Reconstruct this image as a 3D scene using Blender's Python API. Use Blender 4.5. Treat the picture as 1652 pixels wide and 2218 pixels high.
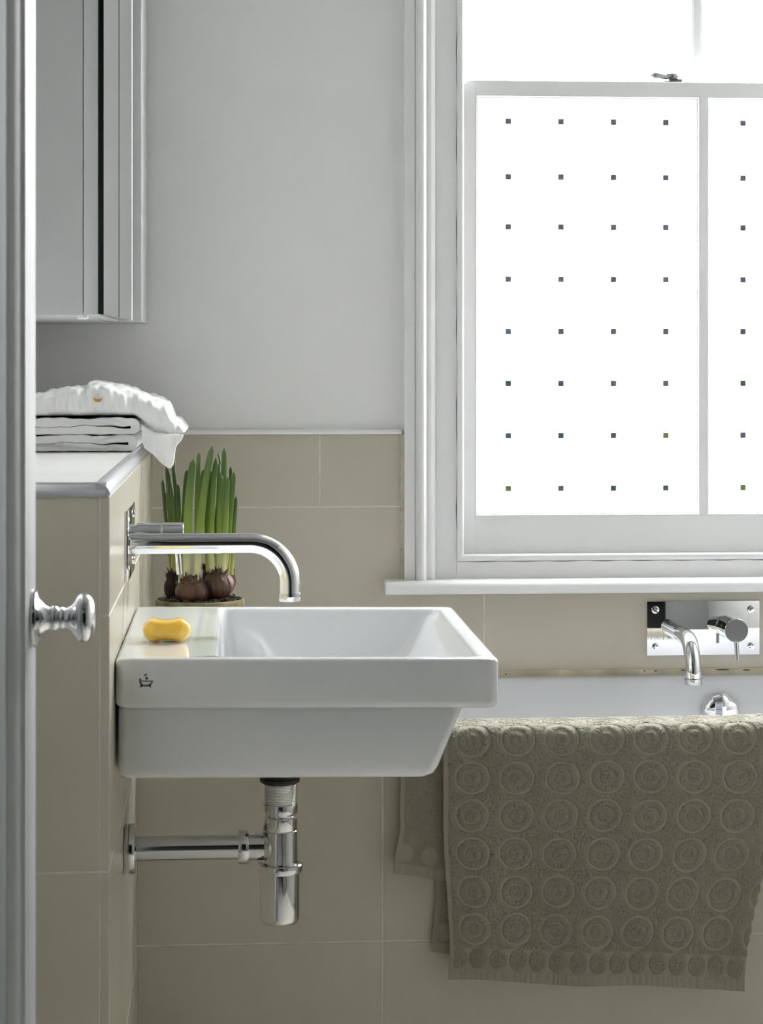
import bpy, bmesh, math, random
import numpy as np
from mathutils import Vector, Matrix
for o in list(bpy.data.objects): bpy.data.objects.remove(o)
S = bpy.context.scene
C = S.collection
PI = math.pi
random.seed(7)

# ------------------------------------------------------------------ camera
cd = bpy.data.cameras.new('camera'); cam = bpy.data.objects.new('camera', cd); C.objects.link(cam)
cd.sensor_width = 36; cd.lens = 80.0
cd.shift_x = (826 - 892) / 2218; cd.shift_y = (785 - 1109) / 2218
cam.location = (0, 0, 1.16); cam.rotation_euler = (PI / 2, 0, -math.atan((892 - 510) / 4929))
cd.clip_start = .05
cd.dof.use_dof = True; cd.dof.focus_distance = 3.65; cd.dof.aperture_fstop = 16
S.camera = cam

# ------------------------------------------------------------------ sky, lamps, exposure
W = bpy.data.worlds.new('overcast_sky'); S.world = W; W.use_nodes = True
nt = W.node_tree; bg = nt.nodes['Background']
tc = nt.nodes.new('ShaderNodeTexCoord'); sx = nt.nodes.new('ShaderNodeSeparateXYZ'); cr = nt.nodes.new('ShaderNodeValToRGB')
mr = nt.nodes.new('ShaderNodeMapRange'); mr.inputs[1].default_value = -1; mr.inputs[2].default_value = 1
nt.links.new(tc.outputs['Generated'], sx.inputs[0]); nt.links.new(sx.outputs[2], mr.inputs[0]); nt.links.new(mr.outputs[0], cr.inputs[0]); nt.links.new(cr.outputs[0], bg.inputs[0])
e = cr.color_ramp.elements
e[0].position = .47; e[0].color = (.30, .295, .285, 1)
e[1].position = .52; e[1].color = (.43, .428, .44, 1)
n = e.new(1.0); n.color = (1.22, 1.22, 1.22, 1)
SKY = 64.0
bg.inputs[1].default_value = SKY

def area(name, loc, rot, sx_, sy_, power, color=(1, 1, 1), portal=False):
    l = bpy.data.lights.new(name, 'AREA'); l.shape = 'RECTANGLE'; l.size = sx_; l.size_y = sy_; l.energy = power; l.color = color
    o = bpy.data.objects.new(name, l); C.objects.link(o); o.location = loc; o.rotation_euler = rot
    if portal: l.cycles.is_portal = True
    return o
area('window_portal', (.832, 4.14, 1.59), (-PI / 2, 0, 0), .96, 1.66, 1, portal=True)
area('hall_fill_added', (.25, .1, 2.38), (0, 0, 0), .9, .9, .4, (1, .95, .87))  # unseen area light added on the hall side as fill

vs = S.view_settings
vs.view_transform = 'Standard'; vs.look = 'None'; vs.exposure = 0.0; vs.gamma = 1.0; vs.use_curve_mapping = False

# ------------------------------------------------------------------ materials
def mat(name, col, rough=.5, metal=0, var=0, vscale=8, bump=0, bscale=60, spec=.5, coat=0, col2=None, detail=3, stretch=None, **kw):
    m = bpy.data.materials.new(name); m.use_nodes = True
    t = m.node_tree; b = t.nodes['Principled BSDF']
    b.inputs['Base Color'].default_value = (*col, 1); b.inputs['Roughness'].default_value = rough
    b.inputs['Metallic'].default_value = metal; b.inputs['Specular IOR Level'].default_value = spec
    b.inputs['Coat Weight'].default_value = coat; b.inputs['Coat Roughness'].default_value = .05
    for k, v in kw.items(): b.inputs[k.replace('_', ' ')].default_value = v
    if var or bump:
        co = t.nodes.new('ShaderNodeTexCoord'); mp = t.nodes.new('ShaderNodeMapping')
        t.links.new(co.outputs['Object'], mp.inputs[0])
        if stretch: mp.inputs['Scale'].default_value = stretch
    if var:
        nz = t.nodes.new('ShaderNodeTexNoise'); nz.inputs['Scale'].default_value = vscale; nz.inputs['Detail'].default_value = detail
        t.links.new(mp.outputs[0], nz.inputs['Vector'])
        r = t.nodes.new('ShaderNodeValToRGB'); r.color_ramp.elements[0].position = .3; r.color_ramp.elements[1].position = .7
        c2 = col2 or tuple(min(1, c * (1 + var)) for c in col)
        c1 = col if col2 else tuple(c * (1 - var) for c in col)
        r.color_ramp.elements[0].color = (*c1, 1); r.color_ramp.elements[1].color = (*c2, 1)
        t.links.new(nz.outputs['Fac'], r.inputs[0]); t.links.new(r.outputs[0], b.inputs['Base Color'])
    if bump:
        nb = t.nodes.new('ShaderNodeTexNoise'); nb.inputs['Scale'].default_value = bscale; nb.inputs['Detail'].default_value = 4
        t.links.new(mp.outputs[0], nb.inputs['Vector'])
        bp = t.nodes.new('ShaderNodeBump'); bp.inputs['Strength'].default_value = bump; bp.inputs['Distance'].default_value = .002
        t.links.new(nb.outputs['Fac'], bp.inputs['Height']); t.links.new(bp.outputs[0], b.inputs['Normal'])
    return m
M = {}
M['wall'] = mat('wall_paint', (.86, .855, .855), .55, var=.015, vscale=3, bump=.05, bscale=40)
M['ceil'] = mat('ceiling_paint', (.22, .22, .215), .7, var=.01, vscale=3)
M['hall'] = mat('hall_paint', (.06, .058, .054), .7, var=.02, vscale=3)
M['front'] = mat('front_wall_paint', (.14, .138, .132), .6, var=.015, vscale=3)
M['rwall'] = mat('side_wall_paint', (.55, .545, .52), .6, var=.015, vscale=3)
M['wood'] = mat('white_gloss_paint', (.90, .90, .91), .32, var=.012, vscale=6, bump=.06, bscale=25)
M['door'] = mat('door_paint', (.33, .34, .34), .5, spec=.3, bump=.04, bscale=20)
M['doorshade'] = mat('door_panel_shaded', (.13, .145, .145), .75, spec=.15, bump=.04, bscale=20)  # panel darker than the stile: shade is put into this colour
M['tile'] = mat('beige_tile', (.545, .510, .420), .22, var=.03, vscale=5, bump=.03, bscale=12)
M['tile_lit'] = mat('ledge_tile', (.86, .85, .82), .2, var=.02, vscale=5, bump=.02, bscale=12)  # paler than the beige tile: the window's reflection is put into the colour
M['grout'] = mat('cream_grout', (.66, .63, .54), .7, var=.08, vscale=30)
M['silicone'] = mat('aged_silicone', (.55, .50, .36), .5, var=.25, vscale=25)
M['caulk'] = mat('beige_caulk', (.56, .51, .38), .6, var=.15, vscale=30)
M['ceramic'] = mat('white_ceramic', (.755, .765, .775), .07, coat=.3)
M['bath'] = mat('white_acrylic', (.64, .65, .66), .12)
M['chrome'] = mat('chrome', (.82, .83, .85), .045, metal=1)
M['chromeb'] = mat('chrome_tube', (.60, .60, .60), .07, metal=1)
M['nickel'] = mat('worn_nickel', (.30, .30, .32), .28, metal=1)
M['alu'] = mat('satin_aluminium', (.74, .75, .77), .24, metal=1)
M['black'] = mat('black_rubber', (.015, .015, .018), .5)
M['dark'] = mat('dark_gap', (.03, .035, .035), .4)
M['floor'] = mat('floor_tile', (.80, .77, .70), .4, var=.04, vscale=4)
M['ink'] = mat('grey_ink', (.05, .055, .06), .4)
M['mirror'] = mat('mirror_glass', (.86, .89, .88), .02, metal=1)
M['glassedge'] = mat('glass_edge', (.03, .09, .075), .1)
M['cabinet'] = mat('cabinet_paint', (.50, .505, .51), .35, bump=.02, bscale=15)
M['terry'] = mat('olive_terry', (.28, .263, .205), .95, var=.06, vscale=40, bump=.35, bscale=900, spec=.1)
M['terry'].node_tree.nodes['Principled BSDF'].inputs['Sheen Weight'].default_value = .35
def pile_shade(m, flat):
    # same yarn throughout: shade between the pile loops is put in as darker colour
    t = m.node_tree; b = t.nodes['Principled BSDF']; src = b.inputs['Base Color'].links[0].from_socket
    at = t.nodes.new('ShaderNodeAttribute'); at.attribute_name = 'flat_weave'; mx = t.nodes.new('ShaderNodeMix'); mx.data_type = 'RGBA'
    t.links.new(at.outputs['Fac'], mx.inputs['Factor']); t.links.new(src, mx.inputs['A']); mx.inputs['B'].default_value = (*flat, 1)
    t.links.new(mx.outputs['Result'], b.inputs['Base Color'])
pile_shade(M['terry'], (.345, .324, .255))
M['white_terry'] = mat('white_terry', (.975, .975, .972), .95, bump=.3, bscale=450, spec=.1)
M['white_cloth'] = mat('white_cotton', (.98, .98, .977), .9, bump=.2, bscale=160, spec=.1)
M['gold'] = mat('gold_patch', (.62, .36, .08), .5, var=.2, vscale=120)
M['terracotta'] = mat('mossy_terracotta', (.055, .075, .012), .9, var=1, vscale=30, col2=(.30, .235, .14), bump=.4, bscale=120)
M['soil'] = mat('dark_soil', (.012, .009, .007), .85, var=1, vscale=220, col2=(.07, .045, .03), bump=.8, bscale=300)
M['bulb'] = mat('brown_bulb_skin', (.018, .009, .006), .42, var=1, vscale=22, col2=(.155, .066, .03), bump=.9, bscale=50, stretch=(3, 3, .8))
M['bulbdark'] = mat('dark_bulb_skin', (.018, .011, .008), .7, var=1, vscale=40, col2=(.06, .032, .02), bump=.8, bscale=120)
M['sticker'] = mat('paper_sticker', (.80, .81, .86), .5)
M['stickink'] = mat('sticker_print', (.16, .17, .30), .5)

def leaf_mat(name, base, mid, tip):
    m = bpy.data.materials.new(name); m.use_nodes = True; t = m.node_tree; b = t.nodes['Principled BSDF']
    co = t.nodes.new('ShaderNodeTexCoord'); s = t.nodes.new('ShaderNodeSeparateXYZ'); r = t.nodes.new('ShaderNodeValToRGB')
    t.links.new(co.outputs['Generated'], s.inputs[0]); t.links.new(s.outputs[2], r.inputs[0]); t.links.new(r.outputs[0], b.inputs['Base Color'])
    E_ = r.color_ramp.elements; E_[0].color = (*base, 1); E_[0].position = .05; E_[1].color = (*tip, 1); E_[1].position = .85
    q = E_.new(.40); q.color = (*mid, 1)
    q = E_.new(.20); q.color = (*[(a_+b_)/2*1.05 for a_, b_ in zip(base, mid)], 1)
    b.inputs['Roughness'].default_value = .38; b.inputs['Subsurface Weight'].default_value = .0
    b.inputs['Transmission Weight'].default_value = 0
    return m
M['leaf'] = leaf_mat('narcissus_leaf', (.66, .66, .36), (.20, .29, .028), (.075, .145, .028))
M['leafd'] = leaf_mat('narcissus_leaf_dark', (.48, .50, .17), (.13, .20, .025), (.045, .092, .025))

def soap_mat():
    m = mat('amber_soap', (1.0, .66, .12), .12, coat=.4)
    b = m.node_tree.nodes['Principled BSDF']
    b.inputs['Subsurface Weight'].default_value = .75; b.inputs['Subsurface Radius'].default_value = (.03, .018, .004); b.inputs['Subsurface Scale'].default_value = .6
    return m
M['soap'] = soap_mat()

def film_mat():
    m = bpy.data.materials.new('frosted_film'); m.use_nodes = True; t = m.node_tree
    for nd in list(t.nodes): t.nodes.remove(nd)
    o = t.nodes.new('ShaderNodeOutputMaterial'); mx = t.nodes.new('ShaderNodeMixShader'); tr = t.nodes.new('ShaderNodeBsdfTransparent'); tl = t.nodes.new('ShaderNodeBsdfTranslucent')
    tl.inputs[0].default_value = (.62, .62, .625, 1); tr.inputs[0].default_value = (.62, .62, .625, 1); mx.inputs[0].default_value = .6
    t.links.new(tr.outputs[0], mx.inputs[1]); t.links.new(tl.outputs[0], mx.inputs[2]); t.links.new(mx.outputs[0], o.inputs[0])
    return m
def clear_mat():
    m = bpy.data.materials.new('clear_glass'); m.use_nodes = True; t = m.node_tree
    for nd in list(t.nodes): t.nodes.remove(nd)
    o = t.nodes.new('ShaderNodeOutputMaterial'); mx = t.nodes.new('ShaderNodeMixShader'); tr = t.nodes.new('ShaderNodeBsdfTransparent'); g = t.nodes.new('ShaderNodeBsdfGlossy')
    g.inputs['Roughness'].default_value = .02; tr.inputs[0].default_value = (.96, .98, .98, 1); mx.inputs[0].default_value = .05
    t.links.new(tr.outputs[0], mx.inputs[1]); t.links.new(g.outputs[0], mx.inputs[2]); t.links.new(mx.outputs[0], o.inputs[0])
    return m
M['film'] = film_mat(); M['glass'] = clear_mat()

# ------------------------------------------------------------------ helpers
ORG = {}
def tag(o, label=None, cat=None, group=None, kind=None):
    if label: o['label'] = label
    if cat: o['category'] = cat
    if group: o['group'] = group
    if kind: o['kind'] = kind
    return o
def thing(name, loc, label, cat, group=None, kind=None):
    o = bpy.data.objects.new(name, None); C.objects.link(o); o.location = loc; o.empty_display_size = .05
    ORG[o.as_pointer()] = Vector(loc)
    return tag(o, label, cat, group, kind)

class MB:
    def __init__(s): s.v = []; s.f = []
    def add(s, vs, fs):
        k = len(s.v); s.v += [tuple(p) for p in vs]; s.f += [tuple(i + k for i in q) for q in fs]; return s
    def box(s, x0, x1, y0, y1, z0, z1):
        return s.add([(x0,y0,z0),(x1,y0,z0),(x1,y1,z0),(x0,y1,z0),(x0,y0,z1),(x1,y0,z1),(x1,y1,z1),(x0,y1,z1)],
                     [(0,3,2,1),(4,5,6,7),(0,1,5,4),(1,2,6,5),(2,3,7,6),(3,0,4,7)])
    def prism(s, poly, a, b, axis='y'):
        """poly in the two other axes (x,z / y,z / x,y), extruded from a to b"""
        n = len(poly)
        def P(p, h): return (p[0], h, p[1]) if axis == 'y' else (h, p[0], p[1]) if axis == 'x' else (p[0], p[1], h)
        vs = [P(p, a) for p in poly] + [P(p, b) for p in poly]
        return s.add(vs, [tuple(range(n)), tuple(range(2*n-1, n-1, -1))] + [(i, i+n, (i+1) % n + n, (i+1) % n) for i in range(n)])
    def lathe(s, prof, o, ax=(0, 0, 1), n=48, cap=True):
        ax = Vector(ax).normalized(); u = ax.orthogonal().normalized(); w = ax.cross(u); o = Vector(o)
        vs = []
        for r, h in prof:
            for i in range(n):
                t = 2*PI*i/n; vs.append(o + ax*h + (u*math.cos(t) + w*math.sin(t))*r)
        fs = [(j*n+i, j*n+(i+1) % n, (j+1)*n+(i+1) % n, (j+1)*n+i) for j in range(len(prof)-1) for i in range(n)]
        if cap: fs += [tuple(range(n-1, -1, -1)), tuple((len(prof)-1)*n+i for i in range(n))]
        return s.add(vs, fs)
    def tube(s, path, r, n=24, cap=True, flat=None, roll=0):
        P = [Vector(p) for p in path]; R = r if hasattr(r, '__len__') else [r]*len(P)
        T = [(P[min(i+1, len(P)-1)] - P[max(i-1, 0)]).normalized() for i in range(len(P))]
        u = T[0].orthogonal().normalized()
        if flat is not None:
            u = Vector(flat); u = (u - T[0]*u.dot(T[0])).normalized()
        vs = []
        for i, p in enumerate(P):
            u = (u - T[i]*u.dot(T[i])).normalized(); w = T[i].cross(u)
            for k in range(n):
                t = 2*PI*k/n; rr = R[i]; a, b = (rr, rr) if not hasattr(rr, '__len__') else rr
                vs.append(p + u*math.cos(t)*a + w*math.sin(t)*b)
        fs = [(j*n+i, j*n+(i+1) % n, (j+1)*n+(i+1) % n, (j+1)*n+i) for j in range(len(P)-1) for i in range(n)]
        if cap: fs += [tuple(range(n-1, -1, -1)), tuple((len(P)-1)*n+i for i in range(n))]
        return s.add(vs, fs)
    def loops(s, L, cap0=True, cap1=True):
        n = len(L[0]); vs = [p for l in L for p in l]
        fs = [(j*n+i, j*n+(i+1) % n, (j+1)*n+(i+1) % n, (j+1)*n+i) for j in range(len(L)-1) for i in range(n)]
        if cap0: fs.append(tuple(range(n-1, -1, -1)))
        if cap1: fs.append(tuple((len(L)-1)*n+i for i in range(n)))
        return s.add(vs, fs)
    def build(s, name, m, parent=None, bevel=0, seg=2, angle=35, origin=None, smooth=True):
        org = ORG[parent.as_pointer()] if parent else Vector(origin if origin is not None else (0, 0, 0))
        bm = bmesh.new()
        bv = [bm.verts.new(Vector(p) - org) for p in s.v]
        for q in s.f:
            try: bm.faces.new([bv[i] for i in q])
            except ValueError: pass
        bmesh.ops.recalc_face_normals(bm, faces=bm.faces)
        if bevel: bmesh.ops.bevel(bm, geom=bm.edges[:], offset=bevel, segments=seg, profile=.5, affect='EDGES', clamp_overlap=True)
        if smooth:
            for f in bm.faces: f.smooth = True
            for e_ in bm.edges:
                if len(e_.link_faces) == 2 and e_.calc_face_angle(0) > math.radians(angle): e_.smooth = False
        me = bpy.data.meshes.new(name); bm.to_mesh(me); bm.free(); me.materials.append(m)
        o = bpy.data.objects.new(name, me); C.objects.link(o)
        if parent: o.parent = parent
        else: o.location = org
        ORG[o.as_pointer()] = org
        return o
def box(name, m, parent, *b, bevel=0, **k): return MB().box(*b).build(name, m, parent, bevel=bevel, **k)
def rrect(x0, x1, y0, y1, z, r, n=6):
    pts = []
    for cx, cy, a in ((x1-r, y1-r, 0), (x0+r, y1-r, PI/2), (x0+r, y0+r, PI), (x1-r, y0+r, 1.5*PI)):
        for i in range(n+1):
            t = a + PI/2*i/n; pts.append((cx + r*math.cos(t), cy + r*math.sin(t), z))
    return pts
def bez(p0, p1, p2, n):
    return [tuple((1-t)**2*a + 2*t*(1-t)*b + t*t*c for a, b, c in zip(p0, p1, p2)) for t in [i/n for i in range(n+1)]]
rng = np.random.default_rng(3)
JX = rng.random((256, 256)); JY = rng.random((256, 256)); JH = rng.random((256, 256))
def cells(a, b, cell):
    """rounded random bumps (terry loops), 0..1"""
    A = a / cell; B = b / cell; ia = np.floor(A).astype(int); ib = np.floor(B).astype(int); best = np.full(A.shape, 9.); hh = np.zeros(A.shape)
    for i in (-1, 0, 1):
        for j in (-1, 0, 1):
            x = (ia + i) % 256; y = (ib + j) % 256
            d = (A - ia - i - JX[x, y])**2 + (B - ib - j - JY[x, y])**2
            k = d < best; best = np.where(k, d, best); hh = np.where(k, JH[x, y], hh)
    return np.clip(1 - best * 1.1, 0, 1) * (.65 + .35 * hh)
def vnoise(a, b, cell, seed=0):
    A = a / cell + seed * 17.3; B = b / cell + seed * 9.1; ia = np.floor(A).astype(int); ib = np.floor(B).astype(int); fa = A - ia; fb = B - ib
    fa = fa*fa*(3-2*fa); fb = fb*fb*(3-2*fb); g = lambda x, y: JH[x % 256, y % 256]
    return (g(ia, ib)*(1-fa) + g(ia+1, ib)*fa)*(1-fb) + (g(ia, ib+1)*(1-fa) + g(ia+1, ib+1)*fa)*fb - .5
def grid_mesh(name, P, m, parent, thick=0, weave=None):
    h, w = P.shape[:2]; org = np.array(ORG[parent.as_pointer()])
    co = (P.reshape(-1, 3) - org).astype(np.float32)
    idx = np.arange(h*w).reshape(h, w)
    q = np.stack([idx[:-1, :-1], idx[:-1, 1:], idx[1:, 1:], idx[1:, :-1]], -1).reshape(-1, 4).astype(np.int32)
    me = bpy.data.meshes.new(name); me.vertices.add(len(co)); me.vertices.foreach_set('co', co.ravel())
    me.loops.add(q.size); me.loops.foreach_set('vertex_index', q.ravel())
    me.polygons.add(len(q)); me.polygons.foreach_set('loop_start', np.arange(0, q.size, 4, dtype=np.int32))
    me.polygons.foreach_set('use_smooth', np.ones(len(q), dtype=bool))
    me.update(); me.validate(); me.materials.append(m)
    if weave is not None:
        at = me.attributes.new('flat_weave', 'FLOAT', 'POINT'); at.data.foreach_set('value', weave.ravel().astype(np.float32))
    o = bpy.data.objects.new(name, me); C.objects.link(o); o.parent = parent; ORG[o.as_pointer()] = ORG[parent.as_pointer()]
    if thick:
        sm = o.modifiers.new('thickness', 'SOLIDIFY'); sm.thickness = thick; sm.offset = -1; sm.use_rim = True
    return o
def struct(o, label, cat): return tag(o, label, cat, kind='structure')

# ================================================================== THE ROOM
XH = -.147          # face of the low boxed wall
XL, XR = -.355, 1.50  # bathroom side walls
YB = 4.0            # window wall
YD = 1.30           # doorway wall
ZC = 2.55
struct(box('floor', M['floor'], None, -1.2, 2.2, -1.6, 4.2, -.08, 0), 'grey-beige tiled bathroom and hall floor', 'floor')
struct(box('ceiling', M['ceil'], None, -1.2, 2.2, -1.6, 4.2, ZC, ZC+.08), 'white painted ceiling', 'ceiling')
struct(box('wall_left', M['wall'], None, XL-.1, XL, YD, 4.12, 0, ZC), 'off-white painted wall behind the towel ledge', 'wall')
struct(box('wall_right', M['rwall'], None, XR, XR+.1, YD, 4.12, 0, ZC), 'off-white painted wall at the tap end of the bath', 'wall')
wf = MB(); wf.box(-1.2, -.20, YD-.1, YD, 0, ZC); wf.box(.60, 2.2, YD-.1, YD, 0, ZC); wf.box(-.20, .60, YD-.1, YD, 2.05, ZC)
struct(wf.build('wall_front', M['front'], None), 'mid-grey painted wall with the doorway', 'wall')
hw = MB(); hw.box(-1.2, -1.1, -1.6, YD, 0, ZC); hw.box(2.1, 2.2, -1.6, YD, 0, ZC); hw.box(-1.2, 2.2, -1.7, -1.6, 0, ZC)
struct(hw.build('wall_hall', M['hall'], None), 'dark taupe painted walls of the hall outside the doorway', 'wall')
# window wall with its opening
OX0, OX1, OZ0, OZ1 = .352, 1.312, .775, 2.42
wb = MB()
wb.box(XL-.1, OX0, YB, YB+.12, 0, ZC); wb.box(OX1, XR+.1, YB, YB+.12, 0, ZC); wb.box(OX0, OX1, YB, YB+.12, 0, OZ0); wb.box(OX0, OX1, YB, YB+.12, OZ1, ZC)
wall_back = struct(wb.build('wall_back', M['wall'], None), 'pale grey-white painted window wall with beige tiles below', 'wall')
# tiles on the window wall: top course, then a course that runs on under the window
TY = 3.992
G = .0015
def ptile(poly, y0=TY, y1=YB, parent=wall_back, m=None): return MB().prism(poly, y0, y1, 'y').build('tile', m or M['tile'], parent, bevel=.0007, seg=1)
def rect(x0, x1, z0, z1): return [(x0+G, z0+G), (x1-G, z0+G), (x1-G, z1-G), (x0+G, z1-G)]
ptile(rect(XH, .1475, .9065, 1.0345)); ptile(rect(.1475, .2905, .9065, 1.0345))
ptile([(XH+G, .606), (.4375-G, .606), (.4375-G, .752), (.2905, .752), (.2905, .9065-G), (XH+G, .9065-G)])
ptile(rect(.4375, 1.037, .606, .752)); ptile(rect(1.037, XR, .606, .752)); ptile(rect(1.376, XR, .752, .9065)); ptile(rect(1.376, XR, .9065, 1.0345))
box('tile_backing', M['grout'], wall_back, XH, .2905, 3.9926, YB, .606, 1.0345)
box('tile_backing', M['grout'], wall_back, .2905, XR, 3.9926, YB, .606, .752)
box('tile_backing', M['grout'], wall_back, 1.376, XR, 3.9926, YB, .752, 1.0345)
# chrome-white strip along the top of the tiles, caulk line beside the window casing, old silicone above the bath
struct(MB().prism([(3.984, 1.0345), (3.9835, 1.038), (3.986, 1.0415), (3.990, 1.0425), (YB, 1.0425), (YB, 1.0345)], XH, .2905, 'x').build('trim_1', M['wood'], None), 'thin white edging strip along the top of the beige wall tiles', 'trim')
cp = [(.2895, .779)]; cq = []
cm = MB()
zz = [.779 + i*.256/40 for i in range(41)]
L_ = [.2885 + .0022*math.sin(i*1.7) + .0012*math.sin(i*4.1) for i in range(41)]
cm.prism([(L_[i], zz[i]) for i in range(41)] + [(.2962, zz[40]), (.2962, zz[0])], 3.990, 3.999, 'y')
struct(cm.build('trim_2', M['caulk'], None), 'yellowed sealant line between the tiles and the window casing', 'trim')
sb = MB(); N_ = 60
top = [(-.147 + i*(XR+.147)/N_, .6165 + .0012*math.sin(i*1.3) + .0008*math.sin(i*3.7)) for i in range(N_+1)]
sb.prism(top + [(XR, .6065), (-.147, .6065)], 3.987, 3.9945, 'y')
sil = struct(sb.build('trim_3', M['silicone'], None), 'yellowed old sealant bead where the bath meets the tiles', 'trim')
for (x, w_, z) in ((.862, .030, .6145), (.905, .016, .6135), (.795, .018, .6145), (.742, .006, .6135), (.722, .004, .614), (.475, .004, .6105)):
    q = MB(); q.prism([(x-w_/2, z), (x-w_*.2, z-.0012), (x+w_*.3, z-.0007), (x+w_/2, z+.0003), (x+w_*.2, z+.001), (x-w_*.3, z+.0006)], 3.9864, 3.9875, 'y')
    q.build('mould_spot', M['black'], sil, smooth=False)

# ---- low boxed-in wall on the left with a tiled ledge
YN = 2.68
lw = struct(box('wall_left_low', M['grout'], None, XL, XH-.0006, YN+.0006, YB, 0, 1.0080), 'half-height boxed wall with tiled face and ledge below the mirror cabinet', 'wall')
zc = [0, .264, .5640, .8640, 1.004]
yj = [[3.0, 3.6], [3.27, 3.87], [3.0, 3.59], [3.27, 3.59]]
for k in range(4):
    ys = [YN] + yj[k] + [YB-.009]
    for a, b in zip(ys, ys[1:]):
        MB().box(XH-.0105, XH, a+(G if a > YN else 0), b-G, zc[k]+G, zc[k+1]-G).build('tile', M['tile'], lw, bevel=.0008, seg=1)
for (z0, z1) in ((0, .564), (.564, 1.004)):
    MB().box(XL, XH-.0125, YN, YN+.0098, z0+G, z1-G).build('tile', M['tile'], lw, bevel=.0006, seg=1)
for (a, b) in ((YN+.012, 2.913), (2.913, 3.51), (3.51, YB-.001)):
    MB().box(XL, -.163, a+G*.5, b-G*.5, 1.008, 1.0185).build('ledge_tile', M['tile_lit'], lw, bevel=.0006, seg=1)
# rounded metal edging: near edge and long edge of the ledge
def quarter(o0, o1, n=8):
    return [(o0 - .014*math.sin(t), o1 + .014*math.cos(t) - .014) for t in [PI/2*i/n for i in range(n+1)]]
qn = MB(); qn.prism([(YN+.012, 1.0195)] + [(YN+.012-.016*math.sin(t), 1.0035+.016*math.cos(t)) for t in [PI/2*i/8 for i in range(9)]] + [(YN+.012, 1.0035)], XL, XH-.004, 'x')
qn.build('edge_trim', M['alu'], lw)
qr = MB(); qr.prism([(-.163, 1.0195)] + [(-.163+.017*math.sin(t), 1.0045+.015*math.cos(t)) for t in [PI/2*i/8 for i in range(9)]] + [(-.163, 1.0045)], YN-.002, YB-.002, 'y')
qr.build('edge_trim', M['alu'], lw)

# ---- tiled bath panel
bpn = struct(box('wall_bath_panel', M['grout'], None, XH, XR, 3.4006, 3.44, 0, .57), 'beige tiled panel along the side of the bath', 'wall')
for (x0, x1) in ((XH, .2195), (.2195, .8195), (.8195, 1.4195), (1.4195, XR)):
    for (z0, z1) in ((0, .2935), (.2935, .572)):
        MB().box(x0+G, x1-G, 3.400, 3.4088, z0+G, z1-G).build('tile', M['tile'], bpn, bevel=.0007, seg=1)

# ================================================================== WINDOW
win = thing('window_1', (.832, 4.0, .779), 'white sash window with frosted lower panes dotted with small clear squares', 'window', kind='structure')
ZT = 2.36
XC = .832
def mirx(x): return 2*XC - x
# casing (architrave): moulded section, left and right, mitred head
sec = [(.2955, 4.0), (.2955, 3.982), (.3130, 3.980), (.3145, 3.983), (.3160, 3.976), (.3190, 3.969), (.3235, 3.9655), (.3280, 3.966), (.3315, 3.970), (.3335, 3.977), (.3350, 3.981), (.3425, 3.979), (.3495, 3.984), (.3505, 4.0)]
MB().prism(sec, .779, ZT+.06, 'z').build('casing', M['wood'], win, angle=28)
MB().prism([(mirx(a), b) for a, b in sec], .779, ZT+.06, 'z').build('casing', M['wood'], win, angle=28)
MB().prism([(b, ZT+.06 + (a-.2955)) for a, b in sec], .2955, mirx(.2955), 'x').build('casing', M['wood'], win, angle=28)
# flat lining between casing and bead
def wavy(x, y0, y1, z0, z1, seed):
    n = 70; return [(x + .0007*math.sin(i*.9+seed) + .0005*math.sin(i*2.3+seed*2), z0 + (z1-z0)*i/n) for i in range(n+1)]
lin = MB(); lin.prism([(.3500, .779)] + [(.3500, ZT+.06)] + list(reversed(wavy(.3884, 0, 0, .8095, ZT+.06, 1))) + [(.3884, .779)], 3.996, 4.03, 'y'); lin.build('lining', M['wood'], win)
box('lining', M['wood'], win, mirx(.3884), mirx(.3500), 3.996, 4.03, .779, ZT+.06)
nb_ = 60; lb = MB(); lb.prism([(.3884, .779), (mirx(.3884), .779)] + [(mirx(.3884) + (.3884-mirx(.3884))*i/nb_, .8080 + .0006*math.sin(i*1.3)) for i in range(nb_+1)], 3.996, 4.03, 'y'); lb.build('lining', M['wood'], win)
# staff bead: frame round the lower sash (rounded bar), mitred
def bead(name, pts, parent, sect, closed=False):
    """sect: list of (inward offset, y). pts: rectangle x0,x1,z0,z1"""
    x0, x1, z0, z1 = pts; L = []
    for (d, y) in sect: L.append([(x0+d, y, z0+d), (x1-d, y, z0+d), (x1-d, y, z1-d), (x0+d, y, z1-d)])
    m = MB(); n = 4
    vs = [p for l in L for p in l]; k = len(sect)
    fs = [(j*n+i, j*n+(i+1) % n, ((j+1) % k)*n+(i+1) % n, ((j+1) % k)*n+i) for j in range(k) for i in range(n)]
    m.add(vs, fs); return m.build(name, M['wood'], parent, angle=40)
bead('staff_bead', (.3893, mirx(.3893), .8095, ZT), win, [(0, 4.03), (0, 3.992), (.0012, 3.989), (.004, 3.9875), (.008, 3.988), (.011, 3.991), (.0122, 3.996), (.0122, 4.03)])
# sill board with a rounded nose
sp = [(3.999, .779), (3.962, .7785)] + [(3.962-.013*math.sin(t), .7665+.012*math.cos(t)) for t in [PI/2*i/6 for i in range(1, 7)]] + [(3.949, .758), (3.951, .7552), (3.999, .7552)]
MB().prism(sp, .2595, 1.42, 'x').build('window_sill', M['wood'], win, bevel=.0012, seg=1)
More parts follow.
